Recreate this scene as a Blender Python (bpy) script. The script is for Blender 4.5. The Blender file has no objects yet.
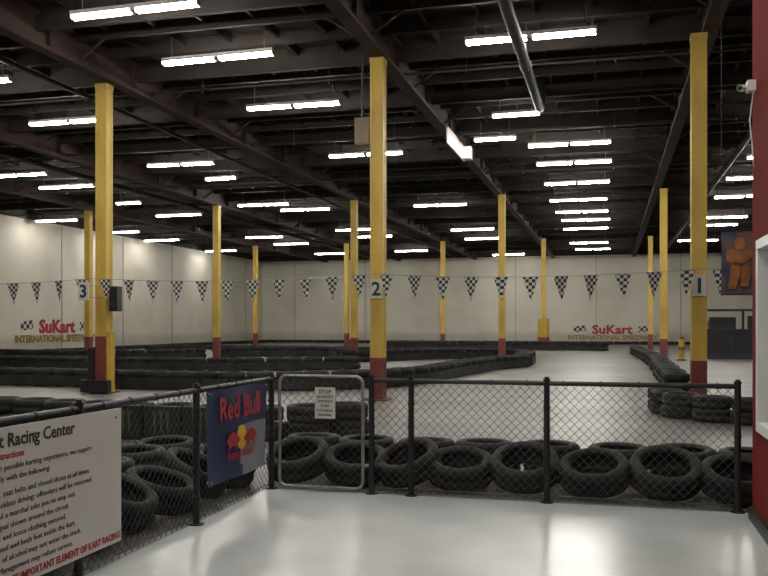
import bpy, math, random
from mathutils import Matrix, Vector, Euler
random.seed(7)
S = bpy.context.scene
S.view_settings.view_transform = 'Standard'
S.view_settings.look = 'None'
D = bpy.data
TAU = math.pi*2

# ---------------------------------------------------------------- materials
def mat(name, col, rough=0.6, metal=0.0, var=0.0, scale=3.0, col2=None, bump=0.0, spec=0.5,
        detail=6, lo=0.35, hi=0.65, stretch=None, emit=None, estr=0.0):
    m = D.materials.new(name); m.use_nodes = True
    nt = m.node_tree; b = nt.nodes['Principled BSDF']
    b.inputs['Base Color'].default_value = (*col, 1)
    b.inputs['Roughness'].default_value = rough
    b.inputs['Metallic'].default_value = metal
    b.inputs['Specular IOR Level'].default_value = spec
    if emit:
        b.inputs['Emission Color'].default_value = (*emit, 1)
        b.inputs['Emission Strength'].default_value = estr
    if var > 0 or col2 or bump > 0:
        tc = nt.nodes.new('ShaderNodeTexCoord')
        mp = nt.nodes.new('ShaderNodeMapping')
        if stretch: mp.inputs['Scale'].default_value = stretch
        nz = nt.nodes.new('ShaderNodeTexNoise'); nz.inputs['Scale'].default_value = scale
        nz.inputs['Detail'].default_value = detail
        nt.links.new(tc.outputs['Object'], mp.inputs[0]); nt.links.new(mp.outputs[0], nz.inputs['Vector'])
        cr = nt.nodes.new('ShaderNodeValToRGB')
        c2 = col2 if col2 else tuple(c*(1-var) for c in col)
        cr.color_ramp.elements[0].position = lo; cr.color_ramp.elements[0].color = (*c2, 1)
        cr.color_ramp.elements[1].position = hi; cr.color_ramp.elements[1].color = (*col, 1)
        nt.links.new(nz.outputs['Fac'], cr.inputs[0]); nt.links.new(cr.outputs[0], b.inputs['Base Color'])
        if bump > 0:
            bp = nt.nodes.new('ShaderNodeBump'); bp.inputs['Strength'].default_value = bump
            bp.inputs['Distance'].default_value = 0.02
            nt.links.new(nz.outputs['Fac'], bp.inputs['Height']); nt.links.new(bp.outputs[0], b.inputs['Normal'])
    return m

M = {}
M['yellow'] = mat('yellow_paint', (0.62,0.43,0.08), 0.5, var=0.3, scale=2.5, col2=(0.46,0.30,0.055), bump=0.1, stretch=(1,1,0.3), lo=0.3,hi=0.6)
M['redbase'] = mat('red_paint', (0.22,0.035,0.03), 0.55, col2=(0.11,0.03,0.025), scale=6, bump=0.15)
M['wallred'] = mat('red_wall_paint', (0.15,0.02,0.018), 0.9, var=0.12, scale=1.5, spec=0.05)
M['rubber'] = mat('tire_rubber', (0.009,0.009,0.009), 0.75, col2=(0.03,0.029,0.027), scale=5, bump=0.2, lo=0.35,hi=0.7, spec=.3)
M['rubber_far'] = mat('tire_rubber_far', (0.010,0.010,0.010), 0.85, col2=(0.026,0.025,0.023), scale=2, spec=.3)
M['belt'] = mat('belt_rubber', (0.012,0.012,0.013), 0.7, col2=(0.028,0.027,0.025), scale=2, bump=0.1, spec=.3)
M['black'] = mat('black_paint', (0.012,0.012,0.013), 0.45, var=0.3, scale=8)
M['wire'] = mat('fence_wire', (0.07,0.07,0.07), 0.45, metal=0.5, var=0.3, scale=9)
M['galv'] = mat('galvanised_steel', (0.36,0.36,0.34), 0.4, metal=0.7, var=0.3, scale=12)
M['deck'] = mat('roof_deck', (0.024,0.019,0.017), 0.9, var=0.4, scale=0.8)
M['joist'] = mat('dark_timber', (0.038,0.028,0.024), 0.85, var=0.45, scale=1.5)
M['girder'] = mat('girder_paint', (0.062,0.031,0.026), 0.75, var=0.4, scale=1.2)
M['trimd'] = mat('wall_joint', (0.27,0.25,0.21), 0.8, var=0.3, scale=1.2)
M['pipe'] = mat('pipe_paint', (0.035,0.032,0.03), 0.55, var=0.4, scale=3)
M['white'] = mat('white_plastic', (0.72,0.72,0.70), 0.4, var=0.04, scale=2)
M['signw'] = mat('sign_board', (0.58,0.58,0.55), 0.45, var=0.05, scale=2)
M['ink'] = mat('black_ink', (0.02,0.02,0.02), 0.6, var=0.1)
M['redink'] = mat('red_ink', (0.40,0.02,0.03), 0.6, var=0.1)
M['goldink'] = mat('gold_ink', (0.30,0.20,0.05), 0.6, var=0.1)
M['blue'] = mat('banner_blue', (0.022,0.032,0.10), 0.5, var=0.15, scale=4)
M['silver'] = mat('banner_silver', (0.27,0.28,0.32), 0.45, var=0.12, scale=4)
M['sun'] = mat('banner_yellow', (0.7,0.42,0.03), 0.5, var=0.05)
M['orange'] = mat('orange_print', (0.45,0.17,0.05), 0.6, var=0.5, scale=6)
M['navy'] = mat('navy_panel', (0.02,0.026,0.05), 0.5, var=0.2)
M['poster'] = mat('poster_blue', (0.035,0.055,0.14), 0.6, col2=(0.16,0.08,0.05), scale=5, lo=.42, hi=.58)
M['green'] = mat('green_print', (0.07,0.10,0.03), 0.5, var=0.1)
M['pink'] = mat('insulation_sheet', (0.85,0.8,0.8), 0.35, col2=(0.7,0.5,0.52), spec=.5, scale=5, lo=.3, hi=.5)
M['box'] = mat('panel_box_paint', (0.20,0.14,0.10), 0.6, var=0.2)
M['glass'] = mat('window_glass', (0.25,0.27,0.28), 0.08, var=0.05)
M['tube'] = mat('lamp_tube', (0.9,0.9,0.88), 0.4, emit=(1.0,0.96,0.88), estr=88.0, var=0.01)
M['tan'] = mat('road_yellow_pad', (0.5,0.33,0.03), 0.6, var=0.2)

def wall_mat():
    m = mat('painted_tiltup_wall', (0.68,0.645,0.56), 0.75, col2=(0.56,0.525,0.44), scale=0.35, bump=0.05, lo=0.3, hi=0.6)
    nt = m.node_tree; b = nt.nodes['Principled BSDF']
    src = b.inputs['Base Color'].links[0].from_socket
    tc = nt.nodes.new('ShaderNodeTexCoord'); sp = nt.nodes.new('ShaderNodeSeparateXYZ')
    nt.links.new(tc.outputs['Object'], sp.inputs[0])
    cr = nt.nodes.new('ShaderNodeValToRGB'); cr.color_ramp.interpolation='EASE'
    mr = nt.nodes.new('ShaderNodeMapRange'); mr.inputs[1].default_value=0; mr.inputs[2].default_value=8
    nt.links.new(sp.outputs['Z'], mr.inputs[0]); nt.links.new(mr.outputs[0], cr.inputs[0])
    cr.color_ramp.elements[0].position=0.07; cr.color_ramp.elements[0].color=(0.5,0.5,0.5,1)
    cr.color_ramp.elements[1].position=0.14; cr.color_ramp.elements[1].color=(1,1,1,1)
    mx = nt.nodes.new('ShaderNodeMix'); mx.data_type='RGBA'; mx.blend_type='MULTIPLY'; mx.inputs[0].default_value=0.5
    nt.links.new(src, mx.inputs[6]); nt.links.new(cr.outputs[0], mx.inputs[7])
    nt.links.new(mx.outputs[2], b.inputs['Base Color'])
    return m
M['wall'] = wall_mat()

def floor_track():
    m = mat('worn_track_concrete', (0.235,0.225,0.205), 0.45, col2=(0.12,0.115,0.105), scale=0.28, bump=0.03, detail=9, lo=0.3, hi=0.7, spec=.4)
    nt = m.node_tree; b = nt.nodes['Principled BSDF']
    src = b.inputs['Base Color'].links[0].from_socket
    tc = nt.nodes.new('ShaderNodeTexCoord'); mp = nt.nodes.new('ShaderNodeMapping')
    mp.inputs['Scale'].default_value=(0.25,3.0,1); mp.inputs['Rotation'].default_value=(0,0,0.25)
    nz = nt.nodes.new('ShaderNodeTexNoise'); nz.inputs['Scale'].default_value=1.0; nz.inputs['Detail'].default_value=5
    nz.inputs['Distortion'].default_value=0.6
    nt.links.new(tc.outputs['Object'], mp.inputs[0]); nt.links.new(mp.outputs[0], nz.inputs['Vector'])
    cr = nt.nodes.new('ShaderNodeValToRGB')
    cr.color_ramp.elements[0].position=0.35; cr.color_ramp.elements[0].color=(0.62,0.62,0.62,1)
    cr.color_ramp.elements[1].position=0.58; cr.color_ramp.elements[1].color=(1,1,1,1)
    nt.links.new(nz.outputs['Fac'], cr.inputs[0])
    mx = nt.nodes.new('ShaderNodeMix'); mx.data_type='RGBA'; mx.blend_type='MULTIPLY'; mx.inputs[0].default_value=0.8
    nt.links.new(src, mx.inputs[6]); nt.links.new(cr.outputs[0], mx.inputs[7]); nt.links.new(mx.outputs[2], b.inputs['Base Color'])
    return m
M['track'] = floor_track()
M['lobby'] = mat('glossy_epoxy_floor', (0.57,0.61,0.61), 0.24, col2=(0.47,0.505,0.50), scale=0.9, lo=0.35, hi=0.6, bump=0.03)

def checker_mat(name, sc):
    m = mat(name, (0.6,0.6,0.58), 0.6); nt = m.node_tree; b = nt.nodes['Principled BSDF']
    tc = nt.nodes.new('ShaderNodeTexCoord'); sp = nt.nodes.new('ShaderNodeSeparateXYZ'); cb = nt.nodes.new('ShaderNodeCombineXYZ')
    ad = nt.nodes.new('ShaderNodeMath'); ad.operation='ADD'
    nt.links.new(tc.outputs['Object'], sp.inputs[0])
    nt.links.new(sp.outputs['X'], ad.inputs[0]); nt.links.new(sp.outputs['Y'], ad.inputs[1])
    nt.links.new(ad.outputs[0], cb.inputs[0]); nt.links.new(sp.outputs['Z'], cb.inputs[1]); cb.inputs[2].default_value=0.001
    ck = nt.nodes.new('ShaderNodeTexChecker'); ck.inputs['Scale'].default_value=sc
    ck.inputs['Color1'].default_value=(0.55,0.55,0.52,1); ck.inputs['Color2'].default_value=(0.015,0.015,0.015,1)
    nt.links.new(cb.outputs[0], ck.inputs['Vector']); nt.links.new(ck.outputs[0], b.inputs['Base Color'])
    return m
M['check'] = checker_mat('checkered_cloth', 17.0)
M['check_big'] = checker_mat('checkered_print', 4.5)

# ---------------------------------------------------------------- mesh builder
class MB:
    def __init__(s): s.v=[]; s.f=[]; s.mi=[]; s.mats=[]; s.sm=[]
    def m(s, k):
        mm=M[k]
        if mm not in s.mats: s.mats.append(mm)
        return s.mats.index(mm)
    def add(s, vs, fs, k, smooth=False):
        o=len(s.v); i=s.m(k)
        s.v += [tuple(p) for p in vs]
        for f in fs: s.f.append([o+a for a in f]); s.mi.append(i); s.sm.append(smooth)
    def box(s, x0,x1,y0,y1,z0,z1,k, rot=None, piv=None):
        vs=[Vector((x,y,z)) for z in (z0,z1) for y in (y0,y1) for x in (x0,x1)]
        if rot is not None:
            pv=Vector(piv) if piv else Vector(((x0+x1)/2,(y0+y1)/2,(z0+z1)/2))
            R=Euler(rot).to_matrix(); vs=[R@(p-pv)+pv for p in vs]
        s.add(vs,[(0,2,3,1),(4,5,7,6),(0,1,5,4),(2,6,7,3),(0,4,6,2),(1,3,7,5)],k)
    def bbox(s,x0,x1,y0,y1,z0,z1,k,b=0.02):
        pts=[(x0+b,y0),(x1-b,y0),(x1,y0+b),(x1,y1-b),(x1-b,y1),(x0+b,y1),(x0,y1-b),(x0,y0+b)]
        s.prism(pts,z0,z1,k)
    def prism(s,pts,z0,z1,k):
        n=len(pts); vs=[(x,y,z0) for x,y in pts]+[(x,y,z1) for x,y in pts]
        fs=[tuple(range(n))[::-1],tuple(range(n,2*n))]+[(i,(i+1)%n,n+(i+1)%n,n+i) for i in range(n)]
        s.add(vs,fs,k)
    def rod(s,a,b,r,k,n=8,smooth=True,caps=True):
        a=Vector(a); b=Vector(b); d=(b-a)
        if d.length<1e-6: return
        d.normalize(); t=Vector((0,0,1)) if abs(d.z)<0.9 else Vector((1,0,0))
        p=d.cross(t).normalized(); q=d.cross(p)
        vs=[]
        for c in (a,b):
            for i in range(n):
                an=TAU*i/n; vs.append(c+r*(math.cos(an)*p+math.sin(an)*q))
        fs=[(i,(i+1)%n,n+(i+1)%n,n+i) for i in range(n)]
        s.add(vs,fs,k,smooth)
        if caps: s.add(vs,[tuple(range(n))[::-1],tuple(range(n,2*n))],k)
    def tube(s,pts,r,k,n=8,closed=False):
        P=[Vector(p) for p in pts]; N=len(P); vs=[]
        ref=None
        for i in range(N):
            if closed: d=P[(i+1)%N]-P[i-1]
            else: d=P[min(i+1,N-1)]-P[max(i-1,0)]
            d.normalize()
            if ref is None:
                t=Vector((0,0,1)) if abs(d.z)<0.9 else Vector((1,0,0)); ref=d.cross(t).normalized()
            ref=(ref-d*ref.dot(d)).normalized(); q=d.cross(ref)
            for j in range(n):
                a=TAU*j/n; vs.append(P[i]+r*(math.cos(a)*ref+math.sin(a)*q))
        fs=[]
        for i in range(N if closed else N-1):
            i2=(i+1)%N
            for j in range(n): fs.append((i*n+j,i*n+(j+1)%n,i2*n+(j+1)%n,i2*n+j))
        if not closed: fs+= [tuple(range(n))[::-1], tuple(range((N-1)*n,N*n))]
        s.add(vs,fs,k,True)
    def tire(s,mtx,R=0.3,w=0.1,seg=36,near=True,k='rubber'):
        if near:
            prof=[(R,-.62*w),(R,-.2*w),(R-.008,-.15*w),(R-.008,.15*w),(R,.2*w),(R,.62*w),(R-.016,.92*w),(R-.05,1.1*w),(R-.085,1.0*w),(R-.105,.78*w),(R-.1,.66*w),
                  (R-.06,.75*w),(R-.022,.6*w),(R-.02,-.6*w),(R-.06,-.75*w),(R-.1,-.66*w),(R-.105,-.78*w),(R-.085,-1.0*w),(R-.05,-1.1*w),(R-.016,-.92*w)]
        else:
            prof=[(R,-.6*w),(R,.6*w),(R-.05,w),(R-.12,.8*w),(R-.1,0),(R-.12,-.8*w),(R-.05,-w)]
        n=len(prof); vs=[]
        for i in range(seg):
            a=TAU*i/seg; c,sn=math.cos(a),math.sin(a)
            for j,(r,z) in enumerate(prof):
                if near and (j in (0,1,4,5)) : r-=0.007*(i%2)
                vs.append(mtx@Vector((r*c,r*sn,z)))
        fs=[]
        for i in range(seg):
            i2=(i+1)%seg
            for j in range(n):
                j2=(j+1)%n; fs.append((i*n+j,i2*n+j,i2*n+j2,i*n+j2))
        s.add(vs,fs,k,True)
    def obj(s,name,loc=(0,0,0),parent=None):
        me=D.meshes.new(name); me.from_pydata(s.v,[],s.f)
        for mm in s.mats: me.materials.append(mm)
        me.polygons.foreach_set('material_index',s.mi); me.polygons.foreach_set('use_smooth',s.sm)
        me.update(); o=D.objects.new(name,me); o.location=loc; S.collection.objects.link(o)
        if parent: o.parent=parent
        return o

def empty(name,loc=(0,0,0)):
    e=D.objects.new(name,None); e.location=loc; S.collection.objects.link(e); return e
def text(name,body,size,loc,rot,k,parent,align='LEFT',bold=0.0,sx=1.0,ext=0.002):
    c=D.curves.new(name,'FONT'); c.body=body; c.size=size; c.align_x=align; c.extrude=ext; c.offset=bold
    c.resolution_u=2
    c.materials.append(M[k]); o=D.objects.new(name,c); o.location=loc; o.rotation_euler=rot; o.scale=(sx,1,1)
    S.collection.objects.link(o); o.parent=parent; return o

# ---------------------------------------------------------------- room shell
UL, UR, VB, VF, ZC = -29.3, 15.0, 70.0, -5.0, 7.6
LOB_L, LOB_V = -3.03, 7.38
mb=MB(); mb.box(UL,UR,VF,VB,-0.3,0.0,'track'); mb.obj('floor')
mb=MB(); mb.box(LOB_L,1.06,VF,LOB_V,0.001,0.006,'lobby'); mb.obj('floor_lobby')
mb=MB(); mb.box(UL-.3,UR+.3,VF-.3,VB+.3,ZC,ZC+.2,'deck'); mb.obj('ceiling')
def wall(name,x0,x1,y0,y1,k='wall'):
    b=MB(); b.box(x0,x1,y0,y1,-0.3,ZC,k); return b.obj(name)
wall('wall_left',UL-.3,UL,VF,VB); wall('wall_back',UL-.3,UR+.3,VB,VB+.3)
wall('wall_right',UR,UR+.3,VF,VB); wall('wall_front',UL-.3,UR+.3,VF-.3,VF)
b=MB()
W0,W1,Z0,Z1=4.9,6.86,0.72,2.12
b.box(1.06,1.24,VF,W0,0,ZC,'wallred'); b.box(1.06,1.24,W1,7.18,0,ZC,'wallred')
b.box(1.06,1.24,W0,W1,0,Z0,'wallred'); b.box(1.06,1.24,W0,W1,Z1,ZC,'wallred')
b.box(1.24,UR,7.0,7.18,0,ZC,'wallred')
b.obj('wall_office')
b=MB()
for (a0,a1,c0,c1) in ((W0,W1,Z0-.0,Z0+.07),(W0,W1,Z1-.07,Z1),(W0,W0+.07,Z0+.07,Z1-.07),(W1-.07,W1,Z0+.07,Z1-.07)):
    b.box(1.035,1.2,a0,a1,c0,c1,'white')
b.box(1.12,1.135,W0+.07,W1-.07,Z0+.07,Z1-.07,'glass')
b.obj('window_1')
b=MB(); b.box(1.03,1.06,VF,7.18,0,0.1,'black'); b.obj('baseboard_office')
b=MB()
for v in [16.7-18.5+6.2*i for i in range(13)]:
    if VF<v<VB-1: b.box(UL,UL+.02,v-.02,v+.02,0,7.2,'trimd')
b.obj('trim_1')
b=MB()
for i in range(8):
    u=UL+6.3*i+3; b.box(u-.02,u+.02,VB-.02,VB,0,7.2,'trimd')
b.obj('trim_2')
b=MB(); b.box(UL,UL+.15,VF,VB,7.0,ZC,'joist'); b.box(UL+.15,UR,VB-.15,VB,7.0,ZC,'joist'); b.obj('trim_3')

# ---------------------------------------------------------------- roof framing
b=MB()
v=VF+1.0
i=0
while v<VB-.3:
    deep = (i%3==0)
    b.box(UL,UR,v-.05,v+.05,7.12 if deep else 7.3,ZC,'joist'); v+=1.22; i+=1
b.obj('roof_purlins')
b=MB(); u=UL+.6
while u<UR:
    b.box(u-.03,u+.03,VF,VB,7.42,ZC,'joist'); u+=1.05
b.obj('roof_rafters')
cu=[-23.4,-17.0,-10.65,-4.45,1.75,8.2]
for u in cu:
    b=MB()
    b.box(u-.14,u+.14,VF,VB,7.42,7.5,'girder'); b.box(u-.04,u+.04,VF,VB,6.9,7.42,'girder'); b.box(u-.14,u+.14,VF,VB,6.82,6.9,'girder')
    vv=VF+1
    while vv<VB:
        b.box(u-.13,u+.13,vv-.01,vv+.01,6.9,7.42,'girder'); vv+=3.1
    vv=VF+2.2
    while vv<VB-1:
        for sg in (-1,1): b.rod((u+sg*.14,vv,6.9),(u+sg*.95,vv,7.45),.03,'girder',5)
        vv+=3.66
    b.obj('roof_girder')

# ---------------------------------------------------------------- columns
CA=(-10.86,16.95)
cols=[(-17.0,16.7),CA,(-4.5,16.7),(1.56,16.8),
      (-23.5,35.4),(-17.0,35.4),(-10.6,35.4),(-4.3,35.4),(2.0,35.4),(8.3,35.4),
      (-23.1,54),(-16.7,54),(-10.3,54),(-4.0,54),(2.3,54),(8.6,54)]
colobj={}
for (u,v) in cols:
    b=MB(); h=.122
    rz=0.85 if v<20 else 0.95
    if (u,v)==CA: rz=1.25
    b.bbox(-h,h,-h,h,rz,6.72,'yellow',.03); b.bbox(-h-.003,h+.003,-h-.003,h+.003,0,rz,'redbase',.03)
    for sx in (-1,1):
        for sy in (-1,1):
            x0,x1=sorted((sx*(h-.045),sx*(h+.012))); y0,y1=sorted((sy*(h-.045),sy*(h+.012)))
            b.box(x0,x1,y0,y1,rz,6.72,'yellow'); b.box(x0-.002,x1+.002,y0-.002,y1+.002,0,rz,'redbase')
    b.box(-.24,.24,-.24,.24,0,.025,'redbase'); b.box(-.145,.145,-.145,.145,6.72,6.82,'yellow')
    for sx in (-.2,.2):
        for sy in (-.2,.2): b.rod((sx,sy,.02),(sx,sy,.07),.018,'galv',6)
    colobj[(u,v)]=b.obj('steel_column',(u,v,0))
RX=(math.pi/2,0,0)
for key,t in ((CA,'3'),((-4.5,16.7),'2'),((1.56,16.8),'1')):
    c=colobj[key]
    yo=-.62 if key==CA else 0   # plate 3 stands in front of the pennant line on a bracket
    b=MB(); b.box(-.12,.12,-.15+yo*1.0-.012,-.135+yo,2.03,2.41,'signw')
    if yo: b.rod((0,-.12,2.35),(0,-.14+yo,2.35),.01,'galv'); b.rod((0,-.12,2.1),(0,-.14+yo,2.1),.01,'galv')
    o=b.obj('number_plate',(0,0,0),c)
    text('number_text',t,.38,(0,-.166+yo,2.09),RX,'ink',c,'CENTER',.01)
c=colobj[CA]
b=MB(); b.bbox(.2,.4,-.14,.1,1.8,2.35,'black',.02); b.rod((.1,0,2.05),(.25,0,2.05),.03,'galv'); b.rod((.3,-.145,1.95),(.3,-.13,1.95),.07,'pipe',16); b.rod((.3,-.145,2.17),(.3,-.13,2.17),.04,'pipe',14); b.obj('speaker_cabinet',(0,0,0),c)
c=colobj[(-4.5,16.7)]
b=MB(); b.box(-.46,-.14,-.12,.1,5.1,5.65,'box'); b.box(-.44,-.16,-.135,-.12,5.13,5.62,'box'); b.rod((-.33,0,5.65),(-.33,0,6.9),.02,'pipe'); b.obj('electrical_box',(0,0,0),c)
c=colobj[(-4.0,54)]
b=MB(); b.bbox(-.35,.35,-.35,.35,.03,.75,'redbase',.08); b.bbox(-.33,.33,-.33,.33,.75,1.9,'tan',.08); b.obj('crash_pad',(0,0,0),c)
c=colobj[CA]
b=MB(); b.bbox(.15,.26,-.2,.05,.03,1.35,'tan',.04); b.bbox(-.3,-.15,-.2,.05,.03,1.0,'black',.02); b.bbox(-.34,.34,-.42,-.22,.03,.3,'black',.03); b.obj('crash_pad',(0,0,0),c)

# ---------------------------------------------------------------- fluorescent lights
def fixture_mesh(half):
    b=MB()
    L=1.22
    spans=[(-L,-.03),(.03,L)] if not half else [(-L/2,L/2)]
    x0=spans[0][0]; x1=spans[-1][1]
    b.box(x0,x1,-.085,.085,.05,.12,'white')
    for (a,c) in spans:
        for y in (-.045,.045):
            b.rod((a+.03,y,0.015),(c-.03,y,.015),.028,'tube',8)
            for e in (a,c-.03): b.rod((e,y,.015),(e+.03,y,.015),.03,'white',8)
        b.box(a,a+.02,-.08,.08,-.01,.05,'white'); b.box(c-.02,c,-.08,.08,-.01,.05,'white')
    for x in (x0+.2,x1-.2): b.rod((x,0,.12),(x,0,.56),.008,'galv',6)
    me=b.obj('tmp'); m=me.data; D.objects.remove(me); return m
FM,FH=fixture_mesh(False),fixture_mesh(True)
ZL=6.86
rows={
 -27.5:[(38.7,0),(44.6,0),(49.5,0),(58,0)],
 -20.5:[(10,0),(16,0),(26.6,0),(29.5,0),(33.9,1),(38.4,0),(49.3,0),(54,0),(62,0)],
 -13.9:[(9.5,0),(16.3,0),(20,0),(26.3,0),(29.3,1),(38.3,0),(46.9,0),(50.5,0),(61,0)],
 -7.5:[(-1,0),(3.5,0),(9.8,0),(13.2,0),(16.0,0),(20.0,0),(26.3,0),(38.3,0),(48.3,0),(53.4,0),(66,0)],
 -1.3:[(-1.5,0),(2.6,0),(6.2,0),(9.8,0),(16.3,0),(26.4,0),(29.2,0),(33.6,0),(38.2,0),(42,0),(45.6,0),(49.5,0),(58,0),(63,0)],
 5.4:[(14,0),(22,0),(29.9,0),(34.1,0),(38.8,0),(46.2,0),(49.8,0),(58,0)],
 11.6:[(24,0),(38,0),(49,0)],
}
off={(-7.5,13.2):-.37,(-7.5,16.0):-.17,(-7.5,20.0):-.06,(-1.3,16.3):-.16,(-1.3,26.4):.1,(-1.3,29.2):.12,(-13.9,26.3):-.05}
extra=[(-15.1,36.2,0),(-2.3,22.2,1),(-3.2,25.0,1)]
allf=[(u,v,h) for u,l in rows.items() for v,h in l]+extra
for (u,v,h) in allf:
    o=D.objects.new('fluorescent_light',FH if h else FM); o.location=(u+off.get((u,v),random.uniform(-.08,.08)),v,ZL+random.uniform(-.03,.03))
    o.rotation_euler=(0,random.uniform(-.006,.006),random.uniform(-.02,.0)); S.collection.objects.link(o)

# pipes
b=MB()
b.tube([(-1.6,VF+.1,6.55),(-1.6,20.2,6.55),(-1.6,20.6,6.6),(-1.6,20.8,6.8),(-1.6,20.8,7.55)],.105,'pipe',14)
for v in range(-3,20,4):
    b.rod((-1.6,v,6.55),(-1.6,v,7.58),.012,'galv'); b.rod((-1.6,v-.05,6.55),(-1.6,v+.05,6.55),.125,'pipe',14)
b.obj('sprinkler_main_pipe')
b=MB()
for v in (12.2,18.4,24.4,31,37.2,43,50): b.rod((UL+.2,v,6.98),(UR-.2,v,6.98),.032,'pipe',8)
for v in (12.2,18.4,24.4,31,37.2,43,50):
    u=UL+1.5
    while u<UR:
        b.rod((u,v,6.98),(u,v,7.5),.012,'pipe',6); b.rod((u,v,6.98),(u,v,6.9),.015,'galv',6); u+=3.1
for uu,r in ((-12.2,.05),(-18.9,.09),(3.9,.09)):
    b.rod((uu,VF+.2,7.0),(uu,VB-.2,7.0),r,'pipe',12)
    for v in range(8,68,6): b.rod((uu,v,7.0),(uu,v,7.5),.01,'pipe',6); b.rod((uu,v-.06,7.0),(uu,v+.06,7.0),r*1.2,'pipe',12)
b.obj('sprinkler_branch_pipes')
b=MB()
b.box(-4.29,-4.25,23.0,25.8,6.42,6.86,'pink'); b.box(-4.36,-4.25,23.0,25.8,6.86,6.88,'galv')
b.box(-4.25,-4.02,25.4,25.8,6.45,6.8,'pink'); b.obj('insulation_sheet')

# ---------------------------------------------------------------- tire barriers
def resample(pts,step):
    P=[Vector((x,y,0)) for x,y in pts]; out=[P[0]]; cur=P[0]
    for a in P[1:]:
        while (a-cur).length+1e-9>=step:
            cur=cur+(a-cur).normalized()*step; out.append(cur.copy())
    return out
def smooth(pts,n=5):
    P=[Vector((x,y,0)) for x,y in pts]; out=[]
    for i in range(len(P)-1):
        p0=P[max(i-1,0)]; p1=P[i]; p2=P[i+1]; p3=P[min(i+2,len(P)-1)]
        for j in range(n):
            t=j/n
            q=0.5*((2*p1)+(-p0+p2)*t+(2*p0-5*p1+4*p2-p3)*t*t+(-p0+3*p1-3*p2+p3)*t**3)
            out.append((q.x,q.y))
    out.append((P[-1].x,P[-1].y)); return out
def barrier(pts,layers=2,R=0.3,w=0.1,seg=14,belt=True,near=False):
    pp=smooth(pts); b=MB(); placed=[]
    for p in resample(pp,2*R+.005):
        if any((p.x-c[0])**2+(p.y-c[1])**2<(.42+R)**2 for c in cols): continue
        for l in range(layers):
            jx,jy=random.uniform(-.03,.03),random.uniform(-.03,.03)
            b.tire(Matrix.Translation((p.x+jx,p.y+jy,w*1.12+l*w*2.2+.002))@Matrix.Rotation(random.uniform(-.03,.03),4,'X')@Matrix.Rotation(random.random()*6,4,'Z'),R,w,seg,near,'rubber' if near else 'rubber_far')
        placed.append(p)
    if belt:
        for i in range(len(placed)-1):
            a,c=placed[i],placed[i+1]
            if (c-a).length>2*R+.2: continue
            d=(c-a).normalized(); n=Vector((-d.y,d.x,0)); h=layers*2*w
            for sgn in (1,-1):
                o=n*sgn*(R+.012)
                q=[a+o,c+o]; t=n*sgn*.012
                vs=[q[0],q[1],q[1]+t,q[0]+t]; vs=[x+Vector((0,0,.04)) for x in vs]+[x+Vector((0,0,h*.72)) for x in vs]
                b.add(vs,[(0,1,5,4),(1,2,6,5),(2,3,7,6),(3,0,4,7),(4,5,6,7),(0,3,2,1)],'belt')
    return b.obj('tire_barrier')
barrier([(7.5,13.9),(4.0,13.9),(2.2,14.0),(1.2,14.6),(.95,15.4),(1.0,17.2)],2,.3,.09,32,False,True)
barrier([(1.45,20.5),(1.5,26),(1.6,34),(1.4,42),(1.2,47)],2,.3,.095,20,False)
barrier([(-3.1,31),(-3.9,29),(-4.5,25),(-4.8,21.5),(-6.0,19.3),(-8.5,18.3),(-11.5,18.3),(-14.5,18.6),(-20,18.4),(-27,18.2)],2,.32,.1,20)
barrier([(-3.1,31.8),(-3.4,36),(-5.0,38),(-8,36.7),(-10.2,33.5),(-12.6,38.8),(-16.8,37.0),(-18.8,32),(-22.5,31),(-26.5,32)],2,.32,.11,12)
barrier([(-8.5,28),(-12,26),(-16,25.5),(-22,26)],2,.32,.1,12)
barrier([(-14,52),(-9,50.5),(-3,52),(0,51)],2,.32,.12,10)
barrier([(-27,47),(-22,48),(-17,47.5),(-12,46),(-8,46)],1,.32,.13,10)
barrier([(-28.7,20),(-28.7,40),(-28.6,67),(-26,69),(-10,69.2),(5,69.2),(12,69.2)],1,.32,.11,8,True)
barrier([(-3.5,11.3),(-4.2,10.6),(-6,10.5),(-9,10.9),(-14,11.5),(-20,12)],2,.3,.1,28,False,True)
b=MB()
for i,u in enumerate((-5.0,-5.55,-6.1,-6.65)):
    b.bbox(u-.25,u+.25,9.95,9.99,.02,.46,'black',.01)
    b.rod((u,9.99,.02),(u,10.12,.02),.015,'black',6)
    for j,dx in enumerate((-.09,0,.09)):
        zt=.42-.01*abs(j-1); vs=[(u+dx-.03,9.945,zt),(u+dx+.03,9.945,zt-.02),(u+dx+.012,9.945,.3),(u+dx+.02,9.945,.2),(u+dx,9.945,.08),(u+dx-.018,9.945,.25)]
        b.add(vs,[(0,5,4,3,2,1)],'green')
b.obj('barrier_board')

b=MB()
def lean(b,x,y,face,a,R=.3,w=.105,dz=0):
    ax=Vector((math.cos(face)*math.cos(a),math.sin(face)*math.cos(a),math.sin(a)))
    q=ax.to_track_quat('Z','Y').to_matrix().to_4x4()
    cz=R*math.cos(a)+w*.95*math.sin(a)+dz
    b.tire(Matrix.Translation((x,y,cz))@q@Matrix.Rotation(random.random()*6,4,'Z'),R,w,44,True)
for (u,a,f) in ((-2.92,1.2,-.2),(-2.34,1.28,.25),(-1.83,1.16,-.5),(-1.34,1.3,.15),(-.75,1.16,0),(-.14,1.24,-.15),(.46,1.14,.1),(1.04,1.26,.1)):
    lean(b,u,7.86+random.uniform(-.02,.03),-math.pi/2+f,a,.31,.105)
u=-3.0
while u<1.4:
    b.tire(Matrix.Translation((u+random.uniform(-.03,.03),8.54+random.uniform(-.02,.05),.1))@Matrix.Rotation(random.uniform(-.06,.06),4,'X'),.3,.085,30,True)
    b.tire(Matrix.Translation((u+random.uniform(-.05,.05),8.54+random.uniform(-.02,.05),.27))@Matrix.Rotation(random.uniform(-.06,.06),4,'X'),.29,.075,30,True)
    u+=.61
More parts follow.
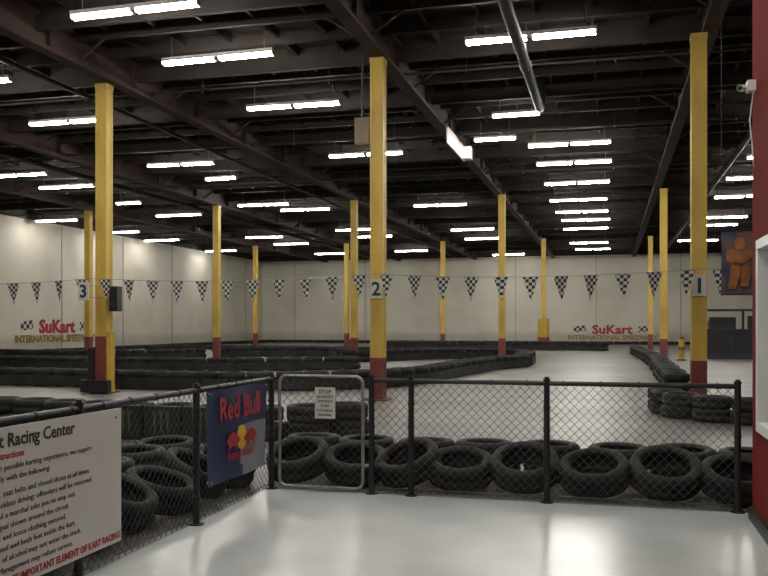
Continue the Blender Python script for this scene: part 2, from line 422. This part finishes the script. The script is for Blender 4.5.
b.obj('tire_row')
b=MB()
for i,v in enumerate((7.4,6.83,6.23,5.64,5.04,4.45,3.85,3.25)):
    lean(b,-3.48-random.uniform(0,.05),v,random.uniform(-.35,.1),1.2+random.uniform(-.12,.12),.305,.105)
v=7.6
while v>3:
    for l in range(2):
        b.tire(Matrix.Translation((-4.16+random.uniform(-.04,.04),v,.1+l*.19))@Matrix.Rotation(random.uniform(-.06,.06),4,'X'),.3,.085,30,True)
    v-=.61
b.obj('tire_row')

# ---------------------------------------------------------------- chain link fence
FT=1.03
def chain(b,p0,p1,z0,z1,pitch=.075,r=.0021):
    P0=Vector((*p0,0)); P1=Vector((*p1,0)); L=(P1-P0).length; d=(P1-P0)/L; H=z1-z0; n=Vector((-d.y,d.x,0))
    x=-H
    while x<L:
        for s in (1,-1):
            a0=max(x,0); a1=min(x+H,L)
            if a1-a0>.005:
                za=(a0-x); zb=(a1-x)
                if s<0: za,zb=H-za,H-zb
                b.rod(P0+d*a0+n*.003*s+Vector((0,0,z0+za)),P0+d*a1+n*.003*s+Vector((0,0,z0+zb)),r,'wire',4,True,False)
        x+=pitch
def post(b,x,y,h=FT,r=.026):
    b.rod((x,y,0),(x,y,h),r,'black',12); b.rod((x,y,h),(x,y,h+.02),r*1.15,'black',12); b.rod((x,y,h+.02),(x,y,h+.035),r*.7,'black',12)
    b.rod((x,y,.004),(x,y,.016),r*2.2,'black',12)
    for z in (.2,.4,.6,.8): b.rod((x,y,z),(x,y,z+.02),r*1.2,'black',12)
def rail(b,p0,p1,z,r=.021):
    b.rod((*p0,z),(*p1,z),r,'black',10)
    L=(Vector(p1)-Vector(p0)).length; n=int(L/.3)
    for i in range(n):
        t=(i+.5)/n; x=p0[0]+(p1[0]-p0[0])*t; y=p0[1]+(p1[1]-p0[1])*t
        dx,dy=(p1[0]-p0[0])/L,(p1[1]-p0[1])/L
        b.rod((x-dx*.008,y-dy*.008,z),(x+dx*.008,y+dy*.008,z),r*1.25,'black',10)
FV=7.38
b=MB()
for u in (-2.05,-1.69,-.52,.98): post(b,u,FV)
rail(b,(-2.05,FV),(.98,FV),FT-.02); 
b.rod((-2.05,FV,.06),(.98,FV,.06),.006,'wire',6)
chain(b,(-2.05,FV),(.98,FV),.03,FT-.02)
b.obj('chain_link_fence')
b=MB()
for v in (FV,5.9,4.42,2.9): post(b,-3.0,v)
rail(b,(-3.0,2.9),(-3.0,FV),FT-.02); b.rod((-3,2.9,.06),(-3,FV,.06),.006,'wire',6)
chain(b,(-3.0,2.9),(-3.0,FV),.03,FT-.02)
b.obj('chain_link_fence')
b=MB()
def rrect(x0,x1,z0,z1,r,y,n=6):
    pts=[]
    for (cx,cz,a0) in ((x1-r,z1-r,0),(x0+r,z1-r,math.pi/2),(x0+r,z0+r,math.pi),(x1-r,z0+r,1.5*math.pi)):
        for i in range(n+1):
            a=a0+math.pi/2*i/n; pts.append((cx+r*math.cos(a),y,cz+r*math.sin(a)))
    return pts
b.tube(rrect(-2.92,-2.13,.04,1.04,.07,FV),.015,'galv',10,True)
chain(b,(-2.89,FV),(-2.14,FV),.06,1.02)
for z in (.25,.85): b.rod((-2.13,FV,z),(-2.08,FV,z),.014,'galv')
b.rod((-2.96,FV-.02,.62),(-2.86,FV-.02,.62),.012,'galv'); b.rod((-2.9,FV-.03,.55),(-2.9,FV-.03,.7),.016,'galv')
g=b.obj('fence_gate')
e=empty('notice_sign',(-2.48,FV-.012,.8))
b=MB(); b.box(-.095,.095,-.004,.004,-.14,.14,'signw'); b.obj('board',(0,0,0),e)
for i,(t,s) in enumerate((('STOP',.05),('NO ENTRY',.032),('WITHOUT',.03),('STAFF',.03),('AUTHORIZED',.024),('PERSONNEL',.024))):
    text('line_%d'%i,t,s,(0,-.006,.085-i*.04),RX,'ink',e,'CENTER',.001,ext=.0005)

RY=(math.pi/2,0,math.pi/2)
e=empty('information_sign',(-2.955,3.95,0))
b=MB(); b.box(-.006,.006,-.9,.84,.16,.985,'signw')
for y in (-.8,0,.78):
    for z in (.2,.93): b.rod((.006,y,z),(.012,y,z),.008,'galv',8); b.rod((-.02,y,z),(.006,y,z),.005,'galv',6)
b.obj('board',(0,0,0),e)
def st(n,t,s,y,z,k,al='LEFT',bd=.0,sx=1): text(n,t,s,(.008,y,z),RY,k,e,al,bd,sx,.0006)
st('title','Indoor Kart Racing Center',.098,-.18,.885,'ink','CENTER',.002)
st('subtitle','Track Rules & Instructions',.05,-.35,.825,'redink','CENTER',.001)
lines=["To provide you with the safest possible karting experience, we require",
"that all drivers read and comply with the following:",
"1. Drivers must wear helmets, seat belts and closed shoes at all times.",
"2. No bumping, blocking or reckless driving; offenders will be removed.",
"3. Stay seated in your kart until a marshal asks you to step out.",
"4. Obey every flag and light signal shown around the circuit.",
"5. Long hair must be tied back and loose clothing secured.",
"6. Keep both hands on the wheel and both feet inside the kart.",
"7. Drivers under the influence of alcohol may not enter the track.",
"8. Slow down in the pit lane. Management may refuse service."]
for i,t in enumerate(lines): st('rule_%d'%i,t,.043,-.84,.768-i*.055-(.02 if i>1 else 0),'ink','LEFT',0,1.1)
st('footer','SAFETY IS THE MOST IMPORTANT ELEMENT OF KART RACING',.056,.82,.185,'redink','RIGHT',.0015,.9)

e=empty('sponsor_banner',(-2.955,6.56,0))
b=MB()
y0,y1,z0,z1=-.56,.58,.26,1.0
def wav(y,z): return .012*math.sin(y*7+z*3)
def bp(y,z,o=0): return (wav(y,z)+o,y,z)
ny,nz=24,16; vs=[]
for j in range(nz+1):
    for i in range(ny+1): vs.append(bp(y0+(y1-y0)*i/ny,z0+(z1-z0)*j/nz))
fb=[];fs=[]
for j in range(nz):
    for i in range(ny):
        f=(j*(ny+1)+i,j*(ny+1)+i+1,(j+1)*(ny+1)+i+1,(j+1)*(ny+1)+i)
        t=(i+.5)/ny; zz=(j+.5)/nz
        (fs if (t>.46+.16*(.5-zz) and zz<.56) else fb).append(f)
b.add(vs,fb,'blue',True); b.add(vs,fs,'silver',True)
cx,cz=.02,.58
b.add([(.02,cx,cz)]+[(.02,cx+.1*math.cos(TAU*i/20),cz+.1*math.sin(TAU*i/20)) for i in range(20)],[(0,1+i,1+(i+1)%20) for i in range(20)],'sun')
for sg in (-1,1):
    pr=[(.03,.0),(.09,.05),(.17,.08),(.25,.06),(.3,.01),(.25,-.02),(.27,-.09),(.22,-.04),(.15,-.03),(.11,-.08),(.09,-.02)]
    vv=[(.024,cx+sg*a,cz-.02+c) for a,c in pr]
    b.add(vv,[tuple(range(len(vv)))],'redink')
for y in (y0+.03,y1-.03):
    for z in (z0+.03,z1-.03): b.rod((-.02,y,z),(.02,y,z),.01,'galv',8)
b.obj('cloth',(0,0,0),e)
text('logo_text','Red Bull',.26,(.022,0,.75),RY,'redink',e,'CENTER',.004,.92,.001)
text('logo_caption','ENERGY DRINK',.07,(.022,0,.42),RY,'redink',e,'CENTER',.001,1,.001)

# ---------------------------------------------------------------- pennant string
b=MB(); FV2=16.3
anchors=[-29.0,-23.2,-17.0,-10.7,-4.5,1.6,7.8,14.8]
b_pts=[]
for i in range(len(anchors)-1):
    a,c=anchors[i],anchors[i+1]; n=11
    for j in range(n):
        t=j/n; b_pts.append((a+(c-a)*t, 2.5-.1*4*t*(1-t)))
b_pts.append((anchors[-1],2.5))
b.tube([(x,FV2,z) for x,z in b_pts],.006,'galv',6)
for i in range(len(b_pts)-1):
    x=(b_pts[i][0]+b_pts[i+1][0])/2; z=(b_pts[i][1]+b_pts[i+1][1])/2
    tw=random.uniform(-.5,.5); w=.145; hh=.46; sw=random.uniform(-.03,.03)
    c,s=math.cos(tw)*w,math.sin(tw)*w*.7
    vs=[(x-c,FV2-s,z),(x+c,FV2+s,z),(x+sw,FV2+.02,z-hh),(x-c,FV2-s+.003,z),(x+c,FV2+s+.003,z),(x+sw,FV2+.023,z-hh)]
    b.add(vs,[(0,1,2),(3,5,4)],'check')
b.obj('checkered_pennant_string')

# ---------------------------------------------------------------- wall logos
def logo(name,loc,rz,sc):
    e=empty(name,loc); e.rotation_euler=(0,0,rz); e.scale=(sc,sc,sc)
    text('name_text','SuKart',1.0,(0,-.02,.66),RX,'redink',e,'CENTER',.035,1.15,.01)
    text('caption_text','INTERNATIONAL SPEEDWAY',.52,(0,-.02,.16),RX,'goldink',e,'CENTER',.02,1.05,.01)
    b=MB()
    for sg in (-1,1):
        x=sg*2.6
        vs=[(x-.5,-.02,.75),(x+.5,-.02,.75+.12),(x+.5,-.02,1.35),(x-.5,-.02,1.23)]
        b.add(vs,[(0,1,2,3)],'check_big')
    b.obj('flag_print',(0,0,0),e)
logo('wall_logo',(0.1,VB-.0,0.2),0,.95)
logo('wall_logo',(UL+.0,41.2,0.45),math.pi/2,.98)

# ---------------------------------------------------------------- right side things
e=empty('hanging_banner',(1.84,13.6,0))
b=MB(); vs=[];n=10
for j in range(n+1):
    for x in (-.26,.26): vs.append((x,.02*math.sin(j*.8),1.95+.95*j/n))
b.add(vs,[(2*j,2*j+1,2*j+3,2*j+2) for j in range(n)],'poster',True)
b.rod((-.27,0,2.9),(.27,0,2.9),.012,'black'); b.rod((-.27,0,1.95),(.27,0,1.95),.012,'black')
for x in (-.26,.26): b.rod((x,0,2.9),(x,0,7.6),.004,'pipe',5)
fig=[[(-.17,2.03),(-.06,2.03),(-.01,2.22),(.0,2.4),(-.12,2.42),(-.15,2.25)],[(.0,2.08),(.1,2.06),(.15,2.25),(.1,2.42),(.0,2.36)],
     [(-.19,2.45),(-.05,2.38),(.08,2.42),(.18,2.52),(.14,2.6),(.0,2.58),(-.14,2.62),(-.2,2.55)],[(-.06,2.61),(.03,2.61),(.08,2.69),(.04,2.78),(-.03,2.8),(-.09,2.71)]]
for p in fig:
    b.add([(x,-.028,z) for x,z in p],[tuple(range(len(p)))],'orange')
b.obj('cloth',(0,0,0),e)
b=MB(); b.box(1.0,1.06,7.0,7.1,3.27,3.35,'white'); b.rod((1.03,7.04,3.31),(.96,7.04,3.31),.012,'white'); b.rod((.99,7.12,3.32),(.94,6.96,3.28),.024,'white',12); b.rod((.94,6.96,3.28),(.937,6.95,3.277),.02,'ink',12)
b.tube([(1.045,7.04,3.27),(1.02,7.04,3.05),(1.04,7.05,2.85),(1.05,7.06,2.7)],.005,'white',6)
b.obj('security_camera')
b=MB()
b.box(4.0,7.2,40.5,42.5,0,1.25,'navy'); b.box(3.9,7.3,40.4,42.6,1.25,1.32,'black')
for x in (4.05,5.6,7.15): b.box(x-.05,x+.05,40.5,40.6,1.32,2.1,'black')
b.box(3.9,7.3,40.4,40.7,2.1,2.2,'black')
for x in (4.1,5.15,6.2): b.box(x,x+.95,40.46,40.5,.25,1.15,'black')
b.box(4.3,5.4,41.2,41.6,1.32,1.85,'black'); b.box(5.9,6.8,41.2,41.5,1.32,1.9,'black'); b.box(4.2,4.3,41.0,41.2,1.32,1.7,'redbase')
b.obj('timing_booth')
b=MB(); b.rod((0,0,0),(0,0,.05),.2,'black',16); b.rod((0,0,.05),(0,0,.9),.12,'tan',16); b.rod((0,0,.9),(0,0,1.0),.1,'redbase',16); b.rod((0,0,.45),(0,0,.57),.123,'redbase',16); b.obj('safety_bollard',(2.9,38.5,0))

# ---------------------------------------------------------------- world / camera
w=D.worlds.new('w'); S.world=w; w.use_nodes=True
w.node_tree.nodes['Background'].inputs[0].default_value=(.5,.5,.5,1); w.node_tree.nodes['Background'].inputs[1].default_value=.1
cd=D.cameras.new('camera'); cd.lens=40.5; cd.sensor_width=36; cd.shift_y=37/768; cd.clip_end=300
co=D.objects.new('camera',cd); co.location=(0,0,1.5); co.rotation_euler=(math.pi/2,0,math.radians(14.7)); S.collection.objects.link(co)
S.camera=co
